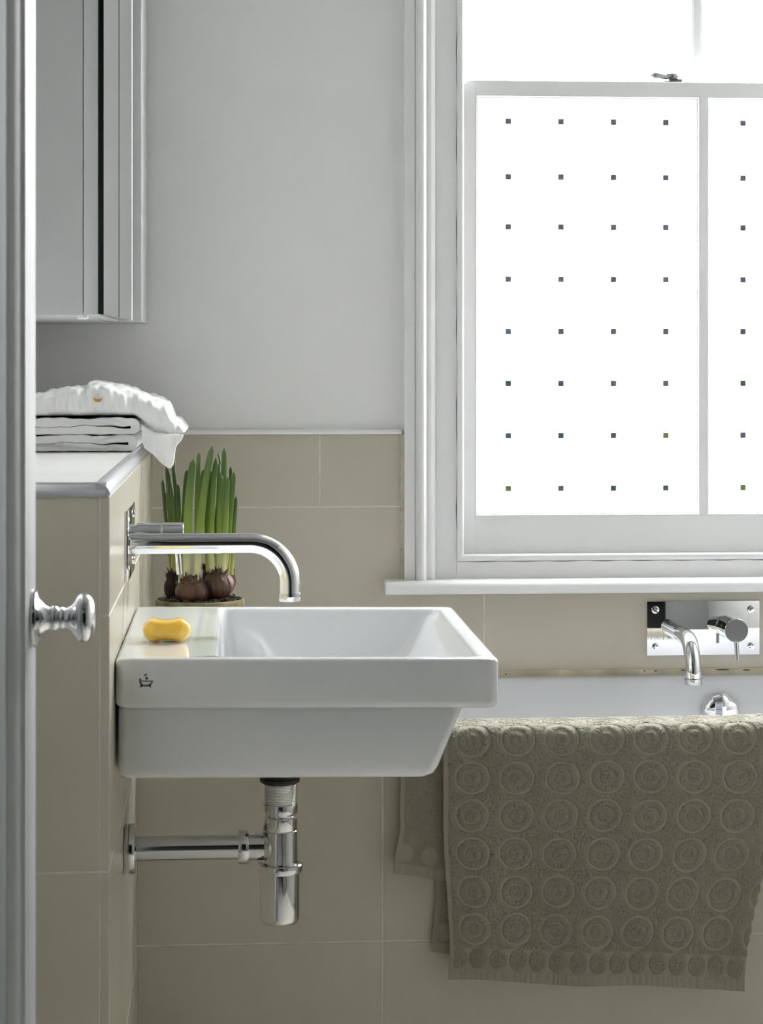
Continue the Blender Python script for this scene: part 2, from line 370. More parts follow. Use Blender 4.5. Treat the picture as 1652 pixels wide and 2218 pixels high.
# lower sash
SY0, SY1 = 4.008, 4.046
X0, X1 = .4010, mirx(.4010)
m = MB()
m.box(X0, .4235, SY0, SY1, .8215, 1.660); m.box(mirx(.4235), X1, SY0, SY1, .8215, 1.660)
m.box(.4235, mirx(.4235), SY0, SY1, .8215, .8875); m.box(.4235, mirx(.4235), SY0, SY1, 1.634, 1.660); m.box(.8255, .8385, SY0, SY1, .8875, 1.634)
ls = m.build('lower_sash', M['wood'], win, bevel=.0007, seg=1)
for (a, b) in ((.4235, .8255), (.8385, mirx(.4235))):
    bead('glazing_bead', (a, b, .8875, 1.634), ls, [(0, 4.03), (0, 4.0085), (.0018, 4.0080), (.0026, 4.0125), (.0050, 4.0135), (.0062, 4.018), (.0082, 4.0195), (.0082, 4.03)])
    box('frosted_pane', M['film'], ls, a+.004, b-.004, 4.024, 4.0262, .8915, 1.630)
rows = [1.589, 1.4903, 1.4013, 1.308, 1.215, 1.1225, 1.0295, .9355]
sqm = []
for i, (c, c2) in enumerate([((.12, .14, .21), (.22, .23, .27)), ((.11, .12, .14), (.21, .20, .21)), ((.075, .10, .15), (.14, .16, .20)), ((.06, .10, .08), (.11, .17, .10)), ((.11, .19, .05), (.22, .30, .12))]):
    sqm.append(mat('clear_square_%d' % i, c, .15, var=1, vscale=160, col2=c2, detail=1))
pick = {0: [0, 1, 0, 1], 1: [1, 0, 1, 0], 2: [1, 0, 0, 0], 3: [0, 0, 1, 0], 4: [0, 1, 0, 1], 5: [3, 2, 1, 1], 6: [2, 2, 2, 4], 7: [4, 1, 3, 3]}
sq0 = None
for r, z in enumerate(rows):
    for k in range(8):
        x = .4835 + .0945*k if k < 4 else .907 + .0945*(k-4)
        m_ = sqm[pick[r][k % 4]]
        key = m_.name
        o = MB().box(x-.0050, x+.0050, 4.0229, 4.0238, z-.0050, z+.0050).build('clear_square', m_, ls, smooth=False)
# upper sash, one bar set back behind the lower one
UY0, UY1 = 4.052, 4.088
m = MB(); m.box(X0, .4255, UY0, UY1, 1.625, ZT-.005); m.box(mirx(.4255), X1, UY0, UY1, 1.625, ZT-.005); m.box(.4255, mirx(.4255), UY0, UY1, 1.625, 1.655); m.box(.4255, mirx(.4255), UY0, UY1, ZT-.055, ZT-.005); m.box(.8225, .8360, UY0, UY1, 1.655, ZT-.055)
us = m.build('upper_sash', M['wood'], win, bevel=.0007, seg=1)
for (a, b) in ((.4255, .8225), (.8360, mirx(.4255))):
    bead('glazing_bead', (a, b, 1.655, ZT-.055), us, [(0, 4.075), (0, 4.053), (.0018, 4.0525), (.0026, 4.057), (.0055, 4.0585), (.0070, 4.063), (.0070, 4.075)])
    box('clear_pane', M['glass'], us, a+.003, b-.003, 4.068, 4.071, 1.658, ZT-.058)
box('head_lining', M['wood'], win, .352, mirx(.352), 4.0, 4.11, ZT, OZ1)
for a, b in ((.352, .4005), (mirx(.4005), mirx(.352))): box('side_lining', M['wood'], win, a, b, 4.03, 4.11, OZ0, ZT)
box('bottom_lining', M['wood'], win, .352, mirx(.352), 4.03, 4.13, OZ0, .8205)
# sash fastener on the meeting rail
lk = box('sash_lock', M['nickel'], win, .762, .801, 4.014, 4.040, 1.660, 1.6625, bevel=.0008); tag(lk, 'chrome sash fastener with paddle lever')
box('keep_block', M['nickel'], lk, .7715, .7955, 4.016, 4.036, 1.6625, 1.6665, bevel=.0006)
MB().lathe([(.001, 1.6665), (.0105, 1.6665), (.0128, 1.6690), (.0128, 1.6715), (.0145, 1.6745), (.0140, 1.6760), (.010, 1.6768), (.002, 1.677)], (.7785, 4.026, 0), n=32).build('cam_disc', M['nickel'], lk)
MB().tube([(.7955, 4.024, 1.6715), (.786, 4.022, 1.6705), (.777, 4.021, 1.6702)], [(.004, .0014), (.0085, .0016), (.007, .0016)], 16, flat=(0, 1, 0)).build('hook_plate', M['nickel'], lk)
MB().tube([(.774, 4.023, 1.6710), (.766, 4.021, 1.6705), (.757, 4.019, 1.6715), (.747, 4.017, 1.6720), (.741, 4.016, 1.6720), (.7375, 4.0155, 1.6720)], [(.006, .0042), (.0065, .0050), (.0072, .0060), (.0090, .0072), (.0085, .0068), (.004, .004)], 20, flat=(0, 1, 0)).build('lever', M['nickel'], lk)

# ================================================================== DOOR (open, near left)
DX = -.187; DY0, DY1 = 1.36, 2.157
door = MB()
door.box(DX-.040, DX, 2.055, DY1, .006, 2.02)
door.box(DX-.040, DX, DY0, DY0+.10, .006, 2.02)
door.box(DX-.040, DX, DY0+.10, 2.055, .006, .24); door.box(DX-.040, DX, DY0+.10, 2.055, 1.90, 2.02)
dr = struct(door.build('door_1', M['door'], None, bevel=.0012, seg=2, origin=(DX-.02, 1.76, 0)), 'white panelled door with its panel darkened for shade, standing open at the left, chrome knob on it', 'door')
box('panel', M['doorshade'], dr, DX-.030, DX-.013, DY0+.09, 2.06, .23, 1.91)
# raised bevel field of the panel and moulding beads
mo = MB()
a0, a1, b0, b1 = DY0+.10, 2.055, .24, 1.90
sect = [(0, -.014), (0, -.0005), (.004, .0012), (.010, .0005), (.014, -.003), (.018, -.004), (.026, -.008), (.034, -.0128), (.034, -.016)]
vs_ = [p for (d, h) in sect for p in ((DX+h, a0+d, b0+d), (DX+h, a1-d, b0+d), (DX+h, a1-d, b1-d), (DX+h, a0+d, b1-d))]
k_ = len(sect); mo.add(vs_, [(j*4+i, j*4+(i+1) % 4, ((j+1) % k_)*4+(i+1) % 4, ((j+1) % k_)*4+i) for j in range(k_) for i in range(4)])
mo.build('moulding', M['door'], dr, angle=30)
rf = MB(); rf.add([(DX-.0128, a0+.055, b0+.055), (DX-.0128, a1-.055, b0+.055), (DX-.0128, a1-.055, b1-.055), (DX-.0128, a0+.055, b1-.055),
                   (DX-.0050, a0+.145, b0+.145), (DX-.0050, a1-.145, b0+.145), (DX-.0050, a1-.145, b1-.145), (DX-.0050, a0+.145, b1-.145)],
                  [(0, 1, 5, 4), (1, 2, 6, 5), (2, 3, 7, 6), (3, 0, 4, 7), (4, 5, 6, 7), (3, 2, 1, 0)])
rf.build('raised_field', M['doorshade'], dr, smooth=False)
kn = MB().lathe([(.001, 0), (.0265, 0), (.0268, .0025), (.0262, .0045), (.022, .0060), (.019, .0065), (.0165, .0085), (.0120, .0125), (.0102, .0165), (.0108, .0180), (.0118, .0195), (.0118, .0215), (.0105, .0235), (.0092, .0250), (.0100, .0262), (.0104, .0280), (.0092, .0300), (.0098, .0330), (.0125, .0370), (.0175, .0400), (.0215, .0430), (.0228, .0460), (.0226, .0500), (.0205, .0535), (.0165, .0560), (.009, .0575), (.001, .058)], (DX, 2.118, .924), (1, 0, 0), 56)
tag(kn.build('door_knob', M['chrome'], dr), 'turned chrome door knob on a round rose')

# ================================================================== MIRROR CABINET
cab = thing('mirror_cabinet', (-.30, 3.6, 1.227), 'pale grey wall cabinet with mirrored door above the towel ledge', 'cabinet')
cb = MB(); cb.box(XL, -.2155, 3.25, 3.996, 1.227, 2.16)
cb.build('body', M['cabinet'], cab, bevel=.0012)
box('front_frame', M['cabinet'], cab, -.2147, -.1945, 3.2505, 3.775, 1.2275, 2.16, bevel=.001)
gap = MB(); gap.prism([(-.1945, 3.254), (-.1875, 3.254), (-.1730, 3.70), (-.1945, 3.70)], 1.229, 2.159, 'z'); gap.build('door_edge', M['glassedge'], cab)
# mirrored door standing slightly ajar at its far edge
md = MB(); md.prism([(-.1925, 3.252), (-.1865, 3.2525), (-.1670, 3.695), (-.1730, 3.696)], 1.2282, 2.159, 'z'); mdo = md.build('mirror_door', M['mirror'], cab)
ml = MB(); ml.prism([(-.1764, 3.4800), (-.1760, 3.4800), (-.1758, 3.4850), (-.1762, 3.4850)], 1.2282, 2.159, 'z'); ml.build('mirror_joint', M['glassedge'], mdo)
be = MB(); be.prism([(-.1730, 3.697), (-.1668, 3.696), (-.1660, 3.7035), (-.1722, 3.7045)], 1.2278, 2.159, 'z'); be.build('door_edge_strip', M['wood'], mdo)
pl = MB(); pl.prism([(-.2147, 3.776), (-.1660, 3.776), (-.1550, 3.779), (-.1535, 3.80), (-.1528, 3.996), (-.2147, 3.996)], 1.2278, 2.16, 'z'); pl.build('side_post', M['cabinet'], cab, bevel=.0008)
MB().lathe([(.001, 0), (.0085, 0), (.0085, -.0035), (.006, -.005), (.001, -.005)], (-.2185, 3.29, 1.227), n=20).build('bumper', M['sticker'], cab)

# ================================================================== BASIN
bas = thing('wash_basin', (XH, 3.085, .80), 'white rectangular ceramic wall-hung basin with wide soap deck', 'basin')
BX0, BX1, BY0, BY1, BZ = XH+.0012, .3235, 2.785, 3.385, .80
L = []
ZB = .69
ix0, ix1, iy0, iy1 = -.024, .300, 2.809, 3.361
L.append(rrect(.10, .17, 3.05, 3.12, ZB-.004, .03))
L.append(rrect(ix0+.03, ix1-.085, iy0+.05, iy1-.05, ZB+.004, .04))
L.append(rrect(ix0+.014, ix1-.064, iy0+.026, iy1-.026, ZB+.018, .03))
L.append(rrect(ix0+.009, ix1-.050, iy0+.018, iy1-.018, ZB+.04, .022))
L.append(rrect(ix0+.003, ix1-.012, iy0+.005, iy1-.005, BZ-.012, .016))
for dz, d in ((.006, .0025), (.0028, .0008), (.0010, -.0010), (0.0002, -.0040)):
    L.append(rrect(ix0+d, ix1-d, iy0+d, iy1-d, BZ-dz, .015))
for i in range(6):
    t = PI/2*i/5; r_ = .0065
    L.append(rrect(BX0+r_-r_*math.sin(t), BX1-r_+r_*math.sin(t), BY0+r_-r_*math.sin(t), BY1-r_+r_*math.sin(t), BZ-r_+r_*math.cos(t), .012))
for i in range(6):
    t = PI/2*i/5; r_ = .010
    L.append(rrect(BX0+r_-r_*math.cos(t), BX1-r_+r_*math.cos(t), BY0+r_-r_*math.cos(t), BY1-r_+r_*math.cos(t), .738+r_-r_*math.sin(t), .012))
L.append(rrect(BX0+.004, .283, BY0+.014, BY1-.014, .7378, .010))
L.append(rrect(BX0+.0035, .2795, BY0+.0125, BY1-.0125, .7350, .010))
L.append(rrect(BX0+.0035, .2515, BY0+.015, BY1-.015, .6640, .012))
L.append(rrect(BX0+.0045, .2465, BY0+.017, BY1-.017, .6555, .012))
L.append(rrect(BX0+.0085, .2380, BY0+.022, BY1-.022, .6508, .012))
L.append(rrect(BX0+.02, .2250, BY0+.035, BY1-.035, .6500, .012))
bm_ = MB().loops(L, True, True).build('basin_body', M['ceramic'], bas, angle=50)
MB().lathe([(.001, ZB+.003), (.031, ZB+.003), (.031, ZB-.002), (.001, ZB-.002)], (.135, 3.085, 0), n=32).build('waste_plate', M['chrome'], bas)
# printed emblem: a steaming bath on feet
EX, EZ, EY = -.1085, .7742, BY0-.0003
def stroke(mb, pts, w):
    for (x0, z0), (x1, z1) in zip(pts, pts[1:]):
        d = math.hypot(x1-x0, z1-z0) or 1; nx, nz = -(z1-z0)/d*w/2, (x1-x0)/d*w/2; ex, ez = (x1-x0)/d*w*.3, (z1-z0)/d*w*.3
        mb.prism([((x0-ex+nx)/1000+EX, (z0-ez+nz)/1000+EZ), ((x1+ex+nx)/1000+EX, (z1+ez+nz)/1000+EZ), ((x1+ex-nx)/1000+EX, (z1+ez-nz)/1000+EZ), ((x0-ex-nx)/1000+EX, (z0-ez-nz)/1000+EZ)], EY-.0003, EY+.0006, 'y')
em = MB()
stroke(em, [(-6.8, 1.6), (-7.4, -.2), (-7.2, -2.2), (-6.2, -4.6), (-5.0, -6.0)], 1.3)
stroke(em, [(-6.6, 1.0), (-5.6, -1.2), (-4.4, -1.5), (6.2, -1.6), (8.0, -1.3)], .9)
stroke(em, [(8.0, -1.5), (7.4, -3.2), (6.2, -5.2), (5.0, -6.4)], 1.2)
stroke(em, [(-6.6, -2.0), (-5.4, -4.4), (-3.2, -6.2), (0, -6.6), (3.4, -6.3), (5.2, -5.2)], .8)
stroke(em, [(-4.6, -7.4), (-1.5, -7.8), (2.0, -7.8), (5.0, -7.2)], .7)
stroke(em, [(-5.4, -6.2), (-6.2, -8.6)], 1.6); stroke(em, [(-4.2, -6.8), (-5.8, -8.2)], 1.2)
stroke(em, [(5.2, -6.2), (5.6, -8.6)], 1.6); stroke(em, [(4.0, -7.0), (5.6, -8.0)], 1.2)
em.prism([(EX+(1.0+1.6*math.cos(t))/1000, EZ+(1.9+1.7*math.sin(t))/1000) for t in [2*PI*i/14 for i in range(14)]], EY-.0003, EY+.0006, 'y')
em.prism([(EX+a/1000, EZ+b/1000) for a, b in ((-2.4, 5.2), (-1.6, 4.4), (-.2, 5.0), (.2, 6.4), (1.4, 8.2), (.6, 7.8), (-1.2, 6.9))], EY-.0003, EY+.0006, 'y')
tag(em.build('emblem', M['ink'], bas, smooth=False), 'small dark grey printed bathtub emblem')
bas.rotation_euler = (0, math.radians(.55), 0)

# ---- soap
def soap():
    nx_, na = 48, 44; W2, D2 = .0312, .021
    L = []
    for i in range(nx_+1):
        u = -1 + 2*i/nx_
        e_ = max(0, 1-abs(u)**4.0)**(1/2.4)
        lobe = math.exp(-((abs(u)-.62)/.27)**2)
        ht = (.0130 + .0030*lobe)*e_ + .0004
        hb = (.0140 - .0022*math.exp(-(u/.34)**4))*max(0, 1-abs(u)**4.5)**(1/1.6) + .0003
        dd = D2*.95*e_ + .0004
        ring = []
        for k in range(na):
            t = 2*PI*k/na; c_, s_ = math.cos(t), math.sin(t); ex = 2/3.2
            y = dd*math.copysign(abs(c_)**ex, c_); z = (ht if s_ > 0 else hb)*math.copysign(abs(s_)**ex, s_)
            ring.append((u*W2, y, z + .0143))
        L.append(ring)
    return L
sl = [[(p[0]-.0886, p[1]+2.957, p[2]+.7998) for p in r] for r in soap()]
tag(MB().loops(sl).build('soap_bar', M['soap'], None, angle=80, origin=(-.0886, 2.957, .80)), 'translucent amber soap bar with scooped top on the basin deck', 'soap')

# ================================================================== TAPS (same model, on basin wall and bath wall)
def tap(name, org, ex, ey, label, group, drop, zc_):
    """ex: horizontal direction along the plate (left to right, facing it); ey: direction away from the wall"""
    t = thing(name, org, label, 'tap', group)
    O = Vector(org); ex = Vector(ex); ey = Vector(ey); ez = Vector((0, 0, 1))
    P = lambda a, b, c: O + ex*a + ey*b + ez*c
    def pbox(a0, a1, b0, b1, c0, c1):
        vs = [P(a, b, c) for c in (c0, c1) for b in (b0, b1) for a in (a0, a1)]
        return MB().add(vs, [(0, 1, 3, 2), (4, 6, 7, 5), (0, 4, 5, 1), (2, 3, 7, 6), (0, 2, 6, 4), (1, 5, 7, 3)])
    pbox(-.1012, .1012, 0, .0045, -.048-zc_, .048-zc_).build('wall_plate', M['chrome'], t, bevel=.0006)
    for a in (-.086, .086):
        for c in (-.033-zc_, .033-zc_):
            s_ = MB().lathe([(.001, .004), (.0068, .004), (.0068, .0052), (.0055, .0058), (.001, .0058)], P(a, 0, c), ey, 28).build('screw_cap', M['chrome'], t)
            for q in (-1, 1):
                MB().lathe([(.0002, .0056), (.0011, .0056), (.0011, .0060), (.0002, .0060)], P(a, 0, c) + ex*.0034*q*.7 + ez*.0034*q*.7, ey, 10).build('screw_hole', M['dark'], s_)
    # spout
    a = -.062; r = .0138; R = .054; Lx = .2205
    path = [P(a, b, 0) for b in (.004, .03, .06, .09, .12, Lx-R)]
    path += [P(a, Lx-R+R*math.sin(x), -R+R*math.cos(x)) for x in [PI/2*i/14 for i in range(1, 15)]]
    path += [P(a, Lx, -R-(drop-R-.011)*.5), P(a, Lx, -(drop-.011))]
    sp_ = MB().tube(path, r, 36).build('spout', M['chrome'], t, angle=50)
    MB().lathe([(.012, 0), (r+.0008, 0), (r+.0010, -.002), (r+.0010, -.0095), (r+.0004, -.011), (.011, -.011), (.010, -.006)], P(a, Lx, -(drop-.011)), (0, 0, 1), 36).build('aerator', M['chromeb'], sp_)
    # mixer barrel and lever
    b = .044
    bl = MB().lathe([(.001, .004), (.0185, .004), (.0185, .010), (.0207, .0105), (.0207, .0435), (.0195, .0440), (.0195, .0452), (.0209, .0456), (.0209, .0742), (.0200, .0750), (.001, .0750)], P(b, 0, 0), ey, 56).build('mixer_barrel', M['chrome'], t)
    MB().tube([P(b+.001, .066, -.017), P(b+.0018, .0675, -.030), P(b+.0025, .0690, -.0515)], .0041, 20).build('lever', M['chrome'], bl)
    return t
tap('wall_tap', (XH, 3.150, .9155), (0, 1, 0), (1, 0, 0), 'chrome wall-mounted mixer tap with curved spout over the basin', 'matching wall taps', .079, .0005)
tap('wall_tap', (.8276, 3.992, .6915), (1, 0, 0), (0, -1, 0), 'chrome wall-mounted mixer tap on a plate above the bath', 'matching wall taps', .072, .0030)

# ================================================================== BOTTLE TRAP
tr = thing('bottle_trap', (.0589, 3.04, .4118), 'chrome bottle trap with waste pipe to the wall under the basin', 'trap')
T0 = (.0589, 3.04, 0)
MB().lathe([(.001, .6055), (.0265, .6055), (.0265, .6015), (.0225, .5985), (.001, .5985)], T0, n=40).build('rubber_washer', M['black'], tr)
MB().lathe([(.020, .6485), (.024, .6485), (.024, .6060), (.020, .6060)], T0, n=32).build('waste_body', M['black'], tr)
pr = [(.001, .5990)]
z = .5985
while z > .5715:
    pr += [(.0222, z), (.0214, z-.0006), (.0214, z-.0010), (.0222, z-.0016)]; z -= .0020
pr += [(.001, z)]
MB().lathe(pr, T0, n=40).build('threaded_tail', M['chromeb'], tr, angle=60)
MB().lathe([(.012, .5718), (.0232, .5718), (.0236, .5708), (.0236, .5612), (.0232, .5600), (.0190, .5595), (.0186, .5545), (.012, .5545)], T0, n=40).build('upper_nut', M['chromeb'], tr)
MB().lathe([(.012, .5550), (.0215, .5548), (.0234, .5530), (.0234, .5385), (.0228, .5372), (.012, .5370)], T0, n=40).build('lower_nut', M['chromeb'], tr)
MB().lathe([(.012, .5372), (.0225, .5372), (.0234, .5360), (.0234, .4925), (.012, .4920)], T0, n=48).build('trap_body', M['chromeb'], tr)
MB().lathe([(.012, .4935), (.0285, .4925), (.0303, .4910), (.0306, .4880), (.0304, .4825), (.0290, .4805), (.012, .4800)], T0, n=48).build('collar', M['chromeb'], tr)
MB().lathe([(.012, .4815), (.0260, .4810), (.0263, .4780), (.0263, .4215), (.0257, .4175), (.0240, .4145), (.021, .4128), (.001, .4122)], T0, n=56).build('trap_cup', M['chromeb'], tr)
pz = .5146
MB().lathe([(.0210, .0325), (.0198, .022), (.0180, .0195), (.0178, -.002), (.012, -.002)][::-1], (.0184, 3.04, pz), (1, 0, 0), 40).build('side_socket', M['chromeb'], tr)
MB().lathe([(.012, 0), (.0222, 0), (.0226, .001), (.0226, .0130), (.0220, .0140), (.012, .0140)], (.0035, 3.04, pz), (1, 0, 0), 40).build('pipe_nut', M['chromeb'], tr)
MB().lathe([(.0163, 0), (.0163, .145)], (-.1395, 3.04, pz), (1, 0, 0), 48).build('waste_pipe', M['chromeb'], tr)
MB().lathe([(.014, 0), (.0312, 0), (.0324, .0006), (.0330, .0020), (.0330, .0120), (.0318, .0140), (.0270, .0150), (.014, .0150)], (XH+.0003, 3.04, pz), (1, 0, 0), 56).build('wall_flange', M['chromeb'], tr)

# ================================================================== BATH
bt = thing('bathtub', (.82, 3.70, 0), 'white built-in bathtub with flat rim below the window', 'bathtub')
L = []
bx0, bx1, by0, by1, bz = XH+.001, XR-.002, 3.3945, 3.9905, .607
L.append(rrect(bx0+.002, bx1-.002, by0+.003, by1-.001, .573, .006))
L.append(rrect(bx0, bx1, by0, by1, .576, .006)); L.append(rrect(bx0, bx1, by0, by1, bz-.006, .006))
L.append(rrect(bx0+.002, bx1-.002, by0+.002, by1-.001, bz-.0016, .006)); L.append(rrect(bx0+.006, bx1-.006, by0+.006, by1-.001, bz, .006))
jx0, jx1, jy0, jy1 = .055, XR-.08, 3.452, 3.952
for d, dz, r_ in ((-.010, 0, .060), (-.004, .0012, .055), (0, .005, .052), (.003, .012, .05), (.008, .05, .06), (.022, .22, .08), (.040, .36, .10), (.075, .405, .12), (.13, .415, .12)):
    L.append(rrect(jx0+d*2.2, jx1-d*2.2, jy0+d, jy1-d, bz-dz, r_))
MB().loops(L, False, True).build('tub_shell', M['bath'], bt, angle=50)
# overflow knob with two finger scoops
oc = Vector((.848, 3.941, .5445)); LO = []
prof = [(.030, 0), (.0335, .001), (.0350, .004), (.0345, .008), (.0310, .0125), (.024, .0160), (.012, .0178), (.001, .0182)]
n = 72
for r_, h in prof:
    ring = []
    for i in range(n):
        a = 2*PI*i/n; sc_ = 0
        for c0 in (math.radians(52), math.radians(190)):
            d = math.atan2(math.sin(a-c0), math.cos(a-c0)); sc_ += math.exp(-(d/.26)**2)
        rr = r_*(1 - .10*sc_*(r_/.035)**2); hh = h*(1 - .25*sc_*(r_/.035)**3)
        ring.append((oc.x + rr*math.cos(a), oc.y - hh, oc.z + rr*math.sin(a)))
    LO.append(ring)
ov = MB().loops(LO).build('overflow_knob', M['chrome'], bt, angle=60); tag(ov, 'round chrome overflow knob with finger scoops')
st = MB(); sn = 10
def dome_y(x, z):
    r_ = math.hypot(x, z); return oc.y - .0186 + .0000 + (.0022*(r_/.024)**2)
V = [(oc.x + x, dome_y(x, z) - .0004, oc.z + z) for z in [-.010 + .031*i/sn for i in range(sn+1)] for x in [-.0125 + .013*j/4 for j in range(5)]]
st.add(V, [(i*5+j, i*5+j+1, (i+1)*5+j+1, (i+1)*5+j) for i in range(sn) for j in range(4)])
so = st.build('sticker', M['sticker'], ov)
for i in range(7):
    z = .0180 - i*.0034; s_ = MB()
    V = [(oc.x + x, dome_y(x, zz_) - .0007, oc.z + zz_) for zz_ in (z, z + (.0012 if i % 3 else .0018)) for x in (-.0112, -.0065, -.0012)]
    s_.add(V, [(0, 1, 4, 3), (1, 2, 5, 4)]); s_.build('print_line', M['stickink'], so, smooth=False)

# ================================================================== OLIVE BATH TOWEL over the bath rim
tw = thing('bath_towel', (.55, 3.37, .22), 'olive terry bath towel with raised circle pattern hung over the bath rim', 'towel')
def hang(t, yh, rad=.016, ztop=.6135, depth=.062):
    """profile over the rim: t>0 hangs down outside, t<0 goes over the rim and down inside. returns y,z and outward normal"""
    zs = ztop - rad; q = PI/2*rad
    y = np.where(t > 0, yh, 0.); z = np.where(t > 0, zs - t, 0.); ny = np.where(t > 0, -1., 0.); nz = np.zeros_like(t)
    a = np.clip(-t/rad, 0, PI/2); k = (t <= 0) & (t > -q)
    y = np.where(k, yh + rad - rad*np.cos(a), y); z = np.where(k, zs + rad*np.sin(a), z); ny = np.where(k, -np.cos(a), ny); nz = np.where(k, np.sin(a), nz)
    k = (t <= -q) & (t > -q-depth)
    y = np.where(k, yh + rad + (-t-q), y); z = np.where(k, ztop, z); ny = np.where(k, 0, ny); nz = np.where(k, 1, nz)
    b = np.clip((-t-q-depth)/rad, 0, PI/2); k = (t <= -q-depth) & (t > -2*q-depth)
    y = np.where(k, yh + rad + depth + rad*np.sin(b), y); z = np.where(k, zs + rad*np.cos(b), z); ny = np.where(k, np.sin(b), ny); nz = np.where(k, np.cos(b), nz)
    k = t <= -2*q-depth
    y = np.where(k, yh + 2*rad + depth, y); z = np.where(k, zs - (-t-2*q-depth), z); ny = np.where(k, 1, ny); nz = np.where(k, 0, nz)
    return y, z, ny, nz
def sstep(x, a, b): x = np.clip((x-a)/(b-a), 0, 1); return x*x*(3-2*x)
step = .00115
YH = 3.364; TE = .371; width = .486
u = np.linspace(0, 1, int(width/step)); t = np.linspace(-.20, TE, int((TE+.20)/step))
U, Tt = np.meshgrid(u, t)
a = U*width
loop = cells(a, Tt + 3, .0027)
loop2 = cells(a*1.0 + 5, Tt + 9, .0047)
# circle pattern
colp, rowp = .0653, .0582
ck = np.round((a - .0415)/colp); rk = np.round((Tt - .0575)/rowp)
ja = JX[(ck.astype(int)) % 256, rk.astype(int) % 256]*.0016 - .0008; jb = JY[(ck.astype(int)) % 256, rk.astype(int) % 256]*.0016 - .0008
wob = 1 + .05*vnoise(a, Tt, .012, 3)
rr = np.hypot(a - .0415 - ck*colp - ja, (Tt - .0575 - rk*rowp - jb)*1.02)*wob
e_ = .0005
ring = lambda r0, r1: sstep(rr, r0-e_, r0+e_)*(1 - sstep(rr, r1-e_, r1+e_))
flat = np.clip(ring(.0203, .0285) + ring(.0088, .0152) + (1 - sstep(rr, .0038-e_, .0038+e_)), 0, 1)
# no circles past the last row and beside the selvedge
lim = (1 - sstep(Tt, .3185, .3195))
flat = flat*lim
band = sstep(Tt, .3185, .3195)*(1-sstep(Tt, .3555, .3565)); hem = sstep(Tt, .3555, .3565)
ok_ = np.round((a - .0135)/.0327); orr = np.hypot((a - .0135 - ok_*.0327)/.0128, (Tt - .3375)/.0145)
oval = (1 - sstep(orr, .93, 1.03))
flat = np.clip(flat + band*(1-oval) + hem, 0, 1)
sel = 1 - sstep(a, .0078, .0086); flat = np.clip(np.maximum(flat, sel), 0, 1)
twill = .00022*np.sin((a*.75 + Tt*1.3)*2*PI/.0032)*band*(1-oval)
pile = .0001 + .0034*(.7*loop + .3*loop2)
smooth_h = .0003 + .0006*sel + .0003*vnoise(a, Tt, .006, 5) + twill
hemr = (.0007*np.sin(a*2*PI/.0105 + 2.4*vnoise(a, Tt*0, .03, 8)*6) + .0004)*hem
h = pile*(1-flat) + (smooth_h + hemr)*flat + .0002*vnoise(a, Tt, .0009, 2)
h = h + .0006*hem
# large soft folds, growing towards the hem
g_ = sstep(Tt, .02, .33)
fold = .0030*g_*np.sin(U*9.0 + 1.0 + Tt*4) + .0022*g_*np.sin(U*21 + .7 - Tt*8) + .0034*g_*np.exp(-((U-.085-.25*(Tt-.27))/.045)**2)*np.exp(-((Tt-.285)/.05)**2)
fold += .006*g_*np.exp(-((1-U)/.06)**2)
y, z, ny, nz = hang(Tt, YH)
left = .3072 + .0098*sstep(Tt, .12, .34) - .0025*sstep(Tt, .33, .37)
right = .806 - .046*sstep(Tt, .05, .36)**1.2
Xx = left + (right-left)*U
z = np.where(Tt > 0, (.6135-.016) - Tt*(.954 + .063*U) + .0022*np.sin(U*11+.5)*sstep(Tt, .25, .37), z)
sag = .004*vnoise(a, Tt*0, .11, 11)*(Tt <= 0)
P = np.stack([Xx, y + ny*(h + np.maximum(fold, -.004)*(Tt > 0)) , z + nz*h + sag*.6 + .003*np.maximum(0, U-.5)*(Tt <= 0)], -1)
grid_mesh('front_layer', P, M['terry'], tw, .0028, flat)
def plain_layer(name, x_left, x_right, yh, zlen, flare, slope, seed, tin=.12):
    wd = x_right - x_left
    u = np.linspace(0, 1, int(wd/.0012)); t = np.linspace(-tin, zlen, int((zlen+tin)/.0012)); U, Tt = np.meshgrid(u, t); a = U*wd
    lp = .6*cells(a + seed, Tt + seed, .0028) + .4*cells(a + seed*2, Tt, .0045)
    sel = 1 - sstep(a, .0072, .0078); hem = sstep(Tt, zlen-.0155, zlen-.015)
    band = sstep(Tt, zlen-.052, zlen-.051)*(1-hem); k = np.round((a-.0475)/.034); orr = np.hypot((a-.0475-k*.034)/.0125, (Tt-zlen+.031)/.0135); ov = band*(1-sstep(orr, .93, 1.03))
    fl = np.clip(np.maximum(np.maximum(sel, hem), ov), 0, 1)
    h = (.0001 + .0030*lp*(1-.45*band))*(1-fl) + fl*(.0005 + .0006*np.sin(a*2*PI/.011+seed)*hem + .0009*hem + .0004*vnoise(a, Tt, .006, seed))
    y, z, ny, nz = hang(Tt, yh, rad=.012, ztop=.6095)
    z = np.where(Tt > 0, z - slope*U*Tt/zlen, z)
    X = x_left + a - flare*sstep(Tt, zlen-.075, zlen)*(1-U) + .0005*np.sin(Tt*90+seed)
    P = np.stack([X, y + ny*(h + .001*np.sin(U*7+seed)), z + nz*h], -1)
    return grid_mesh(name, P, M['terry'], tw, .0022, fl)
plain_layer('under_layer', .2440, .345, 3.3790, .1965, .0100, .020, 2)
plain_layer('under_layer', .2975, .350, 3.3880, .3170, .0060, .010, 5, tin=.05)

